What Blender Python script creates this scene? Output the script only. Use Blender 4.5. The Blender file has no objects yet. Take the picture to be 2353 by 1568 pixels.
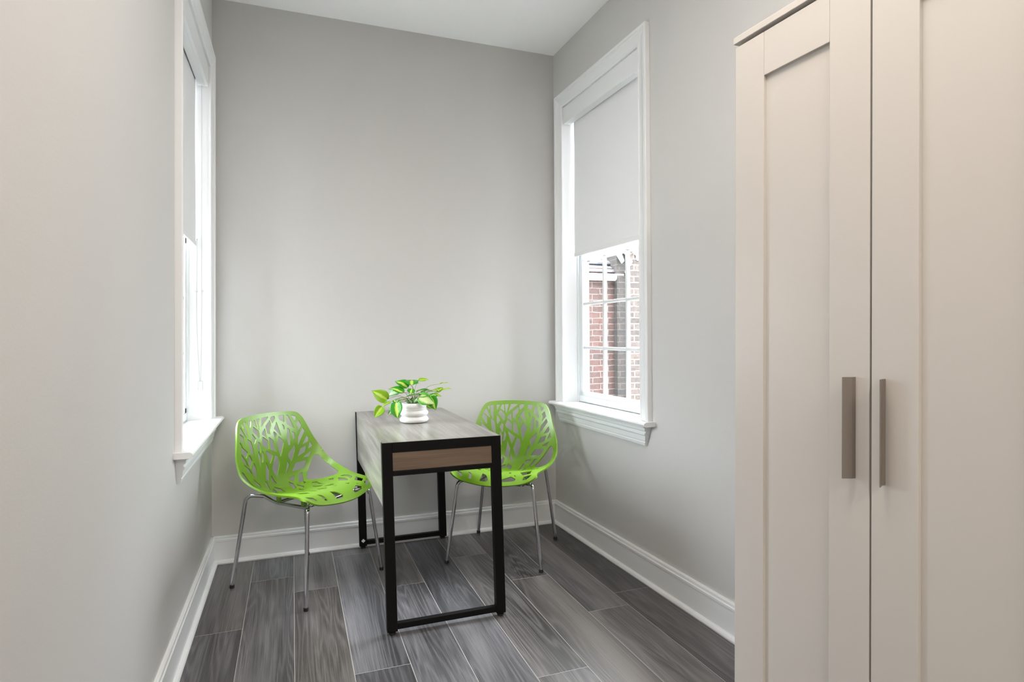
import bpy, bmesh, math, json
import numpy as np
from mathutils import Vector, Matrix, Quaternion
from mathutils.geometry import delaunay_2d_cdt

S = bpy.context.scene
COL = S.collection

# ------------------------------------------------------------ camera
cam = bpy.data.cameras.new('camera'); camo = bpy.data.objects.new('camera', cam); COL.objects.link(camo)
FW = Vector((0.34710163, 0.93776648, 0.0106998)); RT = Vector((0.93782655, -0.34706225, -0.00539966)); UP = Vector((0.00135013, -0.01190878, 0.99992818))
m = Matrix.Identity(4)
for i in range(3):
    m[i][0] = RT[i]; m[i][1] = UP[i]; m[i][2] = -FW[i]
m[2][3] = 1.19
camo.matrix_world = m
cam.sensor_width = 36.0; cam.lens = 1365.764/2353*36.0; cam.shift_y = -27.3834/2353; cam.clip_start = 0.05
S.camera = camo

# ------------------------------------------------------------ world, lights, exposure
S.view_settings.view_transform = 'Standard'; S.view_settings.look = 'None'
S.view_settings.gamma = 1.0; S.view_settings.use_curve_mapping = False
S.view_settings.exposure = 1.40
w = bpy.data.worlds.new('sky'); S.world = w; w.use_nodes = True
nt = w.node_tree; bg = nt.nodes['Background']
tc = nt.nodes.new('ShaderNodeTexCoord'); sep = nt.nodes.new('ShaderNodeSeparateXYZ'); rp = nt.nodes.new('ShaderNodeValToRGB')
nt.links.new(tc.outputs['Generated'], sep.inputs[0]); nt.links.new(sep.outputs['Z'], rp.inputs[0]); nt.links.new(rp.outputs[0], bg.inputs[0])
e_ = rp.color_ramp.elements.new(.22); e_.color = (.42, .45, .48, 1); rp.color_ramp.elements[0].position = 0.0; rp.color_ramp.elements[0].color = (.20, .21, .22, 1)
rp.color_ramp.elements[2].position = 0.65; rp.color_ramp.elements[2].color = (.92, .97, 1.0, 1)
bg.inputs[1].default_value = 16.0

XL = -0.396; YB = 3.4835; H = 2.9887; KR = -0.0243; KB = -0.0052; HB = 0.142
def XR(y): return 1.5794 + KR*(y-YB)

def area_light(name, loc, rot, sx, sy, power, color, portal=False):
    l = bpy.data.lights.new(name, 'AREA'); l.shape = 'RECTANGLE'; l.size = sx; l.size_y = sy; l.energy = power; l.color = color
    o = bpy.data.objects.new(name, l); o.location = loc; o.rotation_euler = rot; COL.objects.link(o)
    if portal: l.cycles.is_portal = True
    return o
# sky portals just outside the two windows
area_light('sky_portal', (1.80, 2.922, 1.7), (0, math.pi/2, 0), 2.0, 1.0, 1, (1, 1, 1), True)
area_light('sky_portal', (-0.60, 2.922, 1.7), (0, -math.pi/2, 0), 2.0, 1.0, 1, (1, 1, 1), True)
# ceiling lamps above and behind the camera, with an added soft fill
area_light('ceiling_lamp_and_fill', (0.45, 0.80, 2.93), (0, 0, 0), 0.12, 0.12, 3.6, (1.0, 0.76, 0.55))
area_light('ceiling_lamp_and_fill', (0.50, 0.95, 2.96), (0, 0, 0), 1.0, 1.0, 9.5, (1.0, 0.975, 0.945))  # soft fill added to even out the brightness, no known fixture
area_light('ceiling_lamp_and_fill', (0.60, -1.7, 2.93), (0, 0, 0), 1.2, 1.2, 30.0, (1.0, 0.90, 0.79))

# ------------------------------------------------------------ materials
def new_mat(name, color=(.8, .8, .8), rough=.5, metal=0.0, spec=.5, coat=0.0):
    mt = bpy.data.materials.new(name); mt.use_nodes = True
    b = mt.node_tree.nodes['Principled BSDF']
    b.inputs['Base Color'].default_value = (*color, 1); b.inputs['Roughness'].default_value = rough
    b.inputs['Metallic'].default_value = metal; b.inputs['Specular IOR Level'].default_value = spec; b.inputs['Coat Weight'].default_value = coat
    return mt
def N(mt, t): return mt.node_tree.nodes.new(t)
def LK(mt, a, b): mt.node_tree.links.new(a, b)
def BS(mt): return mt.node_tree.nodes['Principled BSDF']
def coords(mt, scale=(1, 1, 1), loc=None):
    tc = N(mt, 'ShaderNodeTexCoord'); mp = N(mt, 'ShaderNodeMapping'); mp.inputs['Scale'].default_value = scale
    LK(mt, tc.outputs['Object'], mp.inputs['Vector']); return mp.outputs[0], tc, mp
def noise(mt, vec, scale, detail=3, rough=.5, dist=0.0):
    n = N(mt, 'ShaderNodeTexNoise'); n.inputs['Scale'].default_value = scale; n.inputs['Detail'].default_value = detail
    n.inputs['Roughness'].default_value = rough; n.inputs['Distortion'].default_value = dist
    LK(mt, vec, n.inputs['Vector']); return n.outputs[0]
def ramp(mt, fac, stops):
    r = N(mt, 'ShaderNodeValToRGB'); e = r.color_ramp.elements
    while len(e) < len(stops): e.new(.5)
    for i, (p, c) in enumerate(stops):
        e[i].position = p; e[i].color = (*c, 1) if len(c) == 3 else c
    LK(mt, fac, r.inputs[0]); return r.outputs[0]
def math_n(mt, op, a, b=None):
    n = N(mt, 'ShaderNodeMath'); n.operation = op
    for i, v in enumerate((a, b)):
        if v is None: continue
        if isinstance(v, (int, float)): n.inputs[i].default_value = v
        else: LK(mt, v, n.inputs[i])
    return n.outputs[0]
def mixc(mt, fac, a, b, mode='MIX'):
    n = N(mt, 'ShaderNodeMix'); n.data_type = 'RGBA'; n.blend_type = mode
    if isinstance(fac, (int, float)): n.inputs[0].default_value = fac
    else: LK(mt, fac, n.inputs[0])
    for i, v in ((6, a), (7, b)):
        if isinstance(v, tuple): n.inputs[i].default_value = (*v, 1)
        else: LK(mt, v, n.inputs[i])
    return n.outputs[2]
def bump(mt, hgt, strength, dist=.001):
    b = N(mt, 'ShaderNodeBump'); b.inputs['Strength'].default_value = strength; b.inputs['Distance'].default_value = dist
    LK(mt, hgt, b.inputs['Height']); LK(mt, b.outputs[0], BS(mt).inputs['Normal'])

def paint(name, color, rough, bscale, bstr):
    mt = new_mat(name, color, rough, spec=.35)
    v, _, _ = coords(mt)
    c = noise(mt, v, 1.3, 2)
    LK(mt, mixc(mt, c, tuple(x*.985 for x in color), tuple(min(1, x*1.015) for x in color)), BS(mt).inputs['Base Color'])
    if bstr: bump(mt, noise(mt, v, bscale, 3, .6), bstr, .0012)
    return mt
M = {}
M['wall'] = paint('wall_paint', (.558, .555, .545), .55, 160, .22)
M['ceil'] = paint('ceiling_paint', (.92, .92, .92), .8, 120, .1)
M['trim'] = paint('trim_paint', (.76, .775, .785), .32, 60, .03)
M['soffit'] = M['trim']
M['ward'] = paint('wardrobe_foil', (.55, .523, .492), .38, 30, 0)
M['whandle'] = new_mat('wardrobe_handle_metal', (.22, .19, .165), .45, .2)
M['black'] = new_mat('black_powder_coat', (.003, .003, .003), .5, spec=.18)
M['rubber'] = new_mat('black_rubber', (.01, .01, .01), .7)
M['chrome'] = new_mat('chrome', (.50, .50, .515), .07, 1.0)
M['ceramic'] = new_mat('white_ceramic', (.68, .68, .67), .28, coat=.3)
M['soil'] = new_mat('soil', (.035, .025, .018), .95)
M['vinyl'] = new_mat('white_vinyl', (.68, .71, .72), .35)
M['chain'] = new_mat('pull_chain', (.50, .51, .52), .4)
M['clip'] = new_mat('clear_plastic_clip', (.62, .64, .65), .2)
M['stem'] = new_mat('plant_stem', (.20, .13, .06), .5)
M['sticker'] = new_mat('white_sticker', (.8, .8, .8), .5)
M['screw'] = new_mat('steel_screw', (.5, .5, .5), .3, 1.0)
# blind fabric: mostly opaque, lets a little daylight through
mt = new_mat('blind_fabric', (.76, .765, .77), .8)
b = BS(mt); tr = N(mt, 'ShaderNodeBsdfTranslucent'); tr.inputs[0].default_value = (.8, .82, .84, 1)
mx = N(mt, 'ShaderNodeMixShader'); mx.inputs[0].default_value = .06
LK(mt, b.outputs[0], mx.inputs[1]); LK(mt, tr.outputs[0], mx.inputs[2]); LK(mt, mx.outputs[0], mt.node_tree.nodes['Material Output'].inputs[0])
v, _, _ = coords(mt); bump(mt, noise(mt, v, 900, 2), .15, .0005)
M['blind'] = mt
# glass pane
mt = bpy.data.materials.new('window_glass'); mt.use_nodes = True; nn = mt.node_tree.nodes
nn.remove(nn['Principled BSDF'])
t_ = nn.new('ShaderNodeBsdfTransparent'); g_ = nn.new('ShaderNodeBsdfGlossy'); g_.inputs['Roughness'].default_value = .02
f_ = nn.new('ShaderNodeLayerWeight'); f_.inputs[0].default_value = .5; p5 = nn.new('ShaderNodeMath'); p5.operation = 'POWER'; p5.inputs[1].default_value = 5.0; ma = nn.new('ShaderNodeMath'); ma.operation = 'MULTIPLY_ADD'; ma.inputs[1].default_value = .5; ma.inputs[2].default_value = .03; x_ = nn.new('ShaderNodeMixShader')
mt.node_tree.links.new(f_.outputs['Facing'], p5.inputs[0]); mt.node_tree.links.new(p5.outputs[0], ma.inputs[0]); mt.node_tree.links.new(ma.outputs[0], x_.inputs[0]); mt.node_tree.links.new(t_.outputs[0], x_.inputs[1]); mt.node_tree.links.new(g_.outputs[0], x_.inputs[2])
mt.node_tree.links.new(x_.outputs[0], nn['Material Output'].inputs[0])
M['glass'] = mt
# green plastic
mt = new_mat('green_plastic', (.150, .315, .010), .34, spec=.75)
v, _, _ = coords(mt); bump(mt, noise(mt, v, 700, 2), .06, .0004)
M['green'] = mt

def wood(name, dark, mid, light, axis_scale, line_n, rough, island=False, line_str=.5, rnd_amt=.3, tint=None, bstr=.15, fib=.35):
    """grain drawn as contour lines of a stretched noise (flat-sawn figure) plus fine fibres"""
    mt = new_mat(name, mid, rough)
    tc = N(mt, 'ShaderNodeTexCoord'); geo = N(mt, 'ShaderNodeNewGeometry')
    vec = tc.outputs['Object']
    if island:
        cmb = N(mt, 'ShaderNodeCombineXYZ')
        LK(mt, math_n(mt, 'MULTIPLY', geo.outputs['Random Per Island'], 37.0), cmb.inputs[0]); LK(mt, math_n(mt, 'MULTIPLY', geo.outputs['Random Per Island'], 91.0), cmb.inputs[1])
        ad = N(mt, 'ShaderNodeVectorMath'); ad.operation = 'ADD'; LK(mt, vec, ad.inputs[0]); LK(mt, cmb.outputs[0], ad.inputs[1]); vec = ad.outputs[0]
    mp = N(mt, 'ShaderNodeMapping'); mp.inputs['Scale'].default_value = axis_scale; LK(mt, vec, mp.inputs[0])
    n1 = noise(mt, mp.outputs[0], 1.0, 2.5, .45, .25)
    ln = math_n(mt, 'SINE', math_n(mt, 'MULTIPLY', n1, line_n*6.283))
    ln = math_n(mt, 'ADD', math_n(mt, 'MULTIPLY', ln, .5), .5)
    ln = math_n(mt, 'POWER', ln, 2.2)
    mp2 = N(mt, 'ShaderNodeMapping'); mp2.inputs['Scale'].default_value = tuple(s*(26 if s == max(axis_scale) else 3) for s in axis_scale); LK(mt, vec, mp2.inputs[0])
    n2 = noise(mt, mp2.outputs[0], 1.5, 4, .65)
    mp3 = N(mt, 'ShaderNodeMapping'); mp3.inputs['Scale'].default_value = tuple(s*.8 for s in axis_scale); LK(mt, vec, mp3.inputs[0])
    n3 = noise(mt, mp3.outputs[0], .7, 3, .6)
    f = math_n(mt, 'ADD', math_n(mt, 'MULTIPLY', n2, fib), math_n(mt, 'MULTIPLY', n3, 1-fib))
    col = ramp(mt, f, [(.37, dark), (.5, mid), (.64, light)])
    col = mixc(mt, math_n(mt, 'MULTIPLY', math_n(mt, 'MULTIPLY', ln, line_str), n2), col, light if line_str > 0 else dark)
    if island:
        rr = ramp(mt, geo.outputs['Random Per Island'], [(0, (1-rnd_amt,)*3), (.5, (1, 1, 1)), (1, (1+rnd_amt*.6,)*3)])
        col = mixc(mt, 1.0, col, rr, 'MULTIPLY')
        if tint:
            fr = math_n(mt, 'FRACT', math_n(mt, 'MULTIPLY', geo.outputs['Random Per Island'], 17.31))
            col = mixc(mt, 1.0, col, ramp(mt, fr, [(0, tint[0]), (1, tint[1])]), 'MULTIPLY')
    LK(mt, col, BS(mt).inputs['Base Color'])
    bump(mt, n2, bstr, .0008)
    return mt
M['floor'] = wood('floor_plank_wood', (.022, .021, .021), (.070, .067, .067), (.20, .192, .188), (9.0, .62, 9.0), 17, .34, True, .7, .30, ((.93, .98, 1.10), (1.05, 1.0, .96)))
M['grout'] = new_mat('floor_gap', (.42, .41, .39), .7)
M['ttop'] = wood('grey_wood_laminate', (.075, .068, .06), (.19, .178, .162), (.40, .38, .35), (15.0, .9, 15.0), 6, .30, False, .45, bstr=.1, fib=.5)
M['drawer'] = wood('brown_wood_laminate', (.085, .055, .037), (.14, .095, .065), (.20, .145, .10), (1.2, 12.0, 12.0), 5, .45, False, .35, bstr=.1)

def leaf_mat(name, edge, mid, mid_w, under):
    mt = new_mat(name, edge, .28, spec=.5)
    uv = N(mt, 'ShaderNodeUVMap'); sp = N(mt, 'ShaderNodeSeparateXYZ'); LK(mt, uv.outputs[0], sp.inputs[0])
    d = math_n(mt, 'ABSOLUTE', math_n(mt, 'SUBTRACT', sp.outputs[0], .5))
    v, _, _ = coords(mt); n = noise(mt, v, 55, 3, .6)
    d2 = math_n(mt, 'ADD', d, math_n(mt, 'MULTIPLY', math_n(mt, 'SUBTRACT', n, .5), .26))
    col = ramp(mt, d2, [(mid_w*.6, mid), (mid_w, tuple(.5*(a+b_) for a, b_ in zip(edge, mid))), (mid_w*1.25, edge)])
    LK(mt, col, BS(mt).inputs['Base Color'])
    tr = N(mt, 'ShaderNodeBsdfTranslucent'); LK(mt, col, tr.inputs[0]); mx = N(mt, 'ShaderNodeMixShader'); mx.inputs[0].default_value = .25
    LK(mt, BS(mt).outputs[0], mx.inputs[1]); LK(mt, tr.outputs[0], mx.inputs[2]); LK(mt, mx.outputs[0], mt.node_tree.nodes['Material Output'].inputs[0])
    return mt
LM = dict(lime=leaf_mat('lime_leaf', (.26, .50, .015), (.58, .76, .10), .12, None), dark=leaf_mat('green_leaf', (.045, .33, .015), (.62, .78, .13), .13, None),
          pale=leaf_mat('pale_leaf', (.16, .42, .17), (.70, .84, .55), .22, None), cream=leaf_mat('cream_leaf', (.09, .42, .03), (.72, .84, .42), .30, None))

def brick_mat(name, c1, c2, mortar, off):
    mt = new_mat(name, c1, .9)
    tc = N(mt, 'ShaderNodeTexCoord'); sp = N(mt, 'ShaderNodeSeparateXYZ'); cb = N(mt, 'ShaderNodeCombineXYZ'); LK(mt, tc.outputs['Object'], sp.inputs[0])
    v0 = tc.outputs['Object']; nz = noise(mt, v0, 6, 3); 
    LK(mt, math_n(mt, 'ADD', math_n(mt, 'ADD', sp.outputs[0], sp.outputs[1]), off), cb.inputs[0])
    LK(mt, math_n(mt, 'ADD', sp.outputs[2], math_n(mt, 'MULTIPLY', nz, .02)), cb.inputs[1])
    br = N(mt, 'ShaderNodeTexBrick'); LK(mt, cb.outputs[0], br.inputs['Vector'])
    br.inputs['Scale'].default_value = 1.0; br.inputs['Brick Width'].default_value = .205; br.inputs['Row Height'].default_value = .070
    br.inputs['Mortar Size'].default_value = .0052; br.inputs['Mortar Smooth'].default_value = .15; br.inputs['Bias'].default_value = 0
    br.inputs['Color1'].default_value = (*c1, 1); br.inputs['Color2'].default_value = (*c2, 1); br.inputs['Mortar'].default_value = (*mortar, 1)
    n2 = noise(mt, v0, 28, 5, .7)
    col = mixc(mt, 1.0, br.outputs['Color'], ramp(mt, n2, [(.3, (.45, .45, .45)), (.5, (1, 1, 1)), (.7, (1.5, 1.4, 1.3))]), 'MULTIPLY')
    LK(mt, col, BS(mt).inputs['Base Color'])
    bump(mt, math_n(mt, 'SUBTRACT', n2, math_n(mt, 'MULTIPLY', br.outputs['Fac'], 1.0)), .8, .01)
    return mt
M['brick_red'] = brick_mat('red_brick', ((.036, .014, .011), (.019, .010, .009), (.075, .064, .056))[0], ((.036, .014, .011), (.019, .010, .009), (.075, .064, .056))[1], ((.036, .014, .011), (.019, .010, .009), (.075, .064, .056))[2], 0)
M['brick_shaded'] = brick_mat('shaded_brick', ((.013, .0095, .008), (.007, .006, .0055), (.028, .024, .021))[0], ((.013, .0095, .008), (.007, .006, .0055), (.028, .024, .021))[1], ((.013, .0095, .008), (.007, .006, .0055), (.028, .024, .021))[2], .07)  # shade put into these brick colours, left of the sunlit part
M['brick_sunlit'] = brick_mat('sunlit_brick', ((.042, .031, .027), (.024, .019, .017), (.26, .245, .22))[0], ((.042, .031, .027), (.024, .019, .017), (.26, .245, .22))[1], ((.042, .031, .027), (.024, .019, .017), (.26, .245, .22))[2], .11)  # sunlight put into these brick colours; the mortar itself is whiter
mt = new_mat('slate', (.07, .07, .08), .7); v, _, _ = coords(mt); LK(mt, ramp(mt, noise(mt, v, 14, 4), [(.3, (.020, .020, .024)), (.7, (.060, .060, .070))]), BS(mt).inputs['Base Color']); M['slate'] = mt
M['gutter'] = new_mat('gutter_paint', (.42, .42, .40), .5)
M['copper'] = new_mat('verdigris_flashing', (.20, .40, .36), .7)
mt = new_mat('lime_mortar', (.30, .28, .26), .9); v, _, _ = coords(mt); bump(mt, noise(mt, v, 30, 4), .8, .01); M['mortar'] = mt
mt = new_mat('paving', (.30, .29, .28), .9); M['paving'] = mt

# ------------------------------------------------------------ helpers
def tag(o, label=None, cat=None, group=None, kind=None):
    if label: o['label'] = label
    if cat: o['category'] = cat
    if group: o['group'] = group
    if kind: o['kind'] = kind
    return o
def empty(name, loc=(0, 0, 0), rz=0):
    o = bpy.data.objects.new(name, None); o.location = loc; o.rotation_euler = (0, 0, rz); o.empty_display_size = .1; COL.objects.link(o); return o
def link_mesh(name, me, mat, parent=None, smooth=None):
    mats = mat if isinstance(mat, (list, tuple)) else [mat]
    for mm in mats: me.materials.append(mm)
    if smooth is not None:
        me.polygons.foreach_set('use_smooth', [True]*len(me.polygons)); me.set_sharp_from_angle(angle=math.radians(smooth))
    o = bpy.data.objects.new(name, me); COL.objects.link(o)
    if parent: o.parent = parent
    return o
def from_bm(name, bm, mat, parent=None, smooth=None, recalc=True):
    if recalc: bmesh.ops.recalc_face_normals(bm, faces=bm.faces)
    me = bpy.data.meshes.new(name); bm.to_mesh(me); bm.free(); return link_mesh(name, me, mat, parent, smooth)
def box(bm, x0, x1, y0, y1, z0, z1, bev=0.0, fn=None, seg=2):
    ret = bmesh.ops.create_cube(bm, size=1.0); vs = ret['verts']
    for v in vs:
        v.co = Vector((x0+(v.co.x+.5)*(x1-x0), y0+(v.co.y+.5)*(y1-y0), z0+(v.co.z+.5)*(z1-z0)))
    if bev:
        es = list({e for v in vs for e in v.link_edges}); r = bmesh.ops.bevel(bm, geom=es, offset=bev, segments=seg, affect='EDGES', profile=.5)
        vs = list({v for f in r['faces'] for v in f.verts} | {v for v in vs if v.is_valid})
    if fn:
        for v in vs: v.co = Vector(fn(v.co))
    return vs
def prism(bm, prof, a, b, fr):
    """profile [(p,q)] extruded from a to b; fr(p,q,t)->xyz"""
    A = [bm.verts.new(fr(p, q, a)) for p, q in prof]; B = [bm.verts.new(fr(p, q, b)) for p, q in prof]
    n = len(prof)
    for i in range(n): bm.faces.new((A[i], A[(i+1) % n], B[(i+1) % n], B[i]))
    bm.faces.new(A); bm.faces.new(B[::-1])
def smooth_path(pts, n=8, closed=False):
    P = [Vector(p) for p in pts]; out = []
    L = len(P)
    for i in range(L-1):
        p0 = P[max(i-1, 0)]; p1 = P[i]; p2 = P[i+1]; p3 = P[min(i+2, L-1)]
        for k in range(n):
            t = k/n; out.append(.5*((2*p1)+(-p0+p2)*t+(2*p0-5*p1+4*p2-p3)*t*t+(-p0+3*p1-3*p2+p3)*t**3))
    out.append(P[-1]); return out
def round_path(pts, r, n=6):
    """polyline with its corners rounded to radius about r"""
    P = [Vector(p) for p in pts]; out = [P[0]]
    for i in range(1, len(P)-1):
        a = (P[i-1]-P[i]); c = (P[i+1]-P[i]); rr = min(r, a.length*.49, c.length*.49)
        s = P[i]+a.normalized()*rr; e = P[i]+c.normalized()*rr
        for k in range(n+1):
            t = k/n; out.append((1-t)**2*s+2*t*(1-t)*P[i]+t*t*e)
    out.append(P[-1]); return out
def tube(bm, path, rad, seg=12, caps=True):
    P = [Vector(p) for p in path]; n = len(P); rings = []; up = None
    R = rad if callable(rad) else (lambda t: rad)
    for i in range(n):
        t = (P[min(i+1, n-1)]-P[max(i-1, 0)]).normalized()
        if up is None:
            up = Vector((0, 0, 1)) if abs(t.z) < .9 else Vector((1, 0, 0))
        up = (up-t*up.dot(t)).normalized(); sd = t.cross(up); r = R(i/(n-1))
        rings.append([bm.verts.new(P[i]+(up*math.cos(a)+sd*math.sin(a))*r) for a in [2*math.pi*k/seg for k in range(seg)]])
    for a, b_ in zip(rings[:-1], rings[1:]):
        for k in range(seg): bm.faces.new((a[k], a[(k+1) % seg], b_[(k+1) % seg], b_[k]))
    if caps: bm.faces.new(rings[0][::-1]); bm.faces.new(rings[-1])
def lathe(bm, prof, c=(0, 0, 0), seg=48):
    rings = []
    for r, z in prof:
        if r < 1e-6: rings.append([bm.verts.new((c[0], c[1], c[2]+z))])
        else: rings.append([bm.verts.new((c[0]+r*math.cos(2*math.pi*k/seg), c[1]+r*math.sin(2*math.pi*k/seg), c[2]+z)) for k in range(seg)])
    for a, b_ in zip(rings[:-1], rings[1:]):
        for k in range(seg):
            q = [a[k % len(a)], a[(k+1) % len(a)], b_[(k+1) % len(b_)], b_[k % len(b_)]]
            q2 = []
            for x in q:
                if x not in q2: q2.append(x)
            if len(q2) > 2: bm.faces.new(q2)

# ------------------------------------------------------------ room shell
def struct(name, bm, mat, parent=None, smooth=None):
    o = from_bm(name, bm, mat, parent, smooth)
    if parent is None: o['kind'] = 'structure'
    return o
YF = -3.0      # back of the room behind the camera
WY0, WY1, WZ0, WZ1 = 2.508, 3.336, .775, 2.60       # window openings
bm = bmesh.new()
T = .175
# right wall with opening (slightly out of square)
def rw(p): return (XR(p.y)+(p.x), p.y, p.z)
for (y0, y1, z0, z1) in ((YF, WY0-.013, 0, H), (WY1+.013, YB+.3, 0, H), (WY0-.013, WY1+.013, 0, WZ0-.03), (WY0-.013, WY1+.013, WZ1+.02, H)):
    box(bm, 0, T, y0, y1, z0, z1, fn=rw)
struct('wall_right', bm, M['wall'])
bm = bmesh.new()
for (y0, y1, z0, z1) in ((YF, WY0-.013, 0, H), (WY1+.013, YB+.3, 0, H), (WY0-.013, WY1+.013, 0, WZ0-.03), (WY0-.013, WY1+.013, WZ1+.02, H)):
    box(bm, XL-T, XL, y0, y1, z0, z1)
struct('wall_left', bm, M['wall'])
bm = bmesh.new(); box(bm, XL-.02, 1.62, 0, .25, 0, H, fn=lambda p: (p.x, p.y+YB+KB*p.x, p.z)); struct('wall_back', bm, M['wall'])
bm = bmesh.new(); box(bm, XL-T, 2.1, YF-.2, YF, 0, H); struct('wall_front', bm, M['wall'])
bm = bmesh.new(); box(bm, XL-T, 2.1, YF-.2, YB+.3, H, H+.2); struct('ceiling', bm, M['ceil'])
# floor: planks over a light gap line
bm = bmesh.new()
box(bm, XL-T, 2.1, YF-.2, YB+.3, -.15, -.0002)
PW = .1975; PL = 1.19; g = .0011
joint = {-2: 2.3, -1: 2.665, 0: 3.155, 1: 2.959, 2: 3.356, 3: 2.857, 4: 2.45, 5: 3.11, 6: 2.723, 7: 2.295, 8: 2.42, 9: 2.8, 10: 2.2}
for r in range(-2, 11):
    x0 = -.3875+PW*(r+1)
    y = joint[r]+PL
    while y > YF:
        y1 = min(y, YB+.28); y0 = max(y-PL, YF-.1)
        box(bm, x0+g, x0+PW-g, y0+g, y1-g, -.010, 0.0)
        y -= PL
o = from_bm('floor', bm, [M['grout'], M['floor']]); o['kind'] = 'structure'
for p in o.data.polygons:
    if p.center.z > -.0111 and p.center.z < .001 and not (abs(p.center.z+.0002) < 1e-5): p.material_index = 1
# baseboards: profile (out from wall, height)
BP = [(0, 0), (.030, 0), (.031, .006), (.027, .014), (.020, .019), (.0145, .0195), (.0145, HB-.030), (.017, HB-.028), (.017, HB-.018), (.0135, HB-.014), (.0125, HB-.004), (.010, HB), (0, HB)]
bm = bmesh.new(); prism(bm, BP, XL, XR(YB), lambda p, q, t: (t, YB+KB*t-p, q)); struct('baseboard_back', bm, M['trim'], smooth=25)
bm = bmesh.new(); prism(bm, BP, YF, YB, lambda p, q, t: (XL+p, t, q)); struct('baseboard_left', bm, M['trim'], smooth=25)
bm = bmesh.new(); prism(bm, BP, YF, YB, lambda p, q, t: (XR(t)-p, t, q)); struct('baseboard_right', bm, M['trim'], smooth=25)

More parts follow.
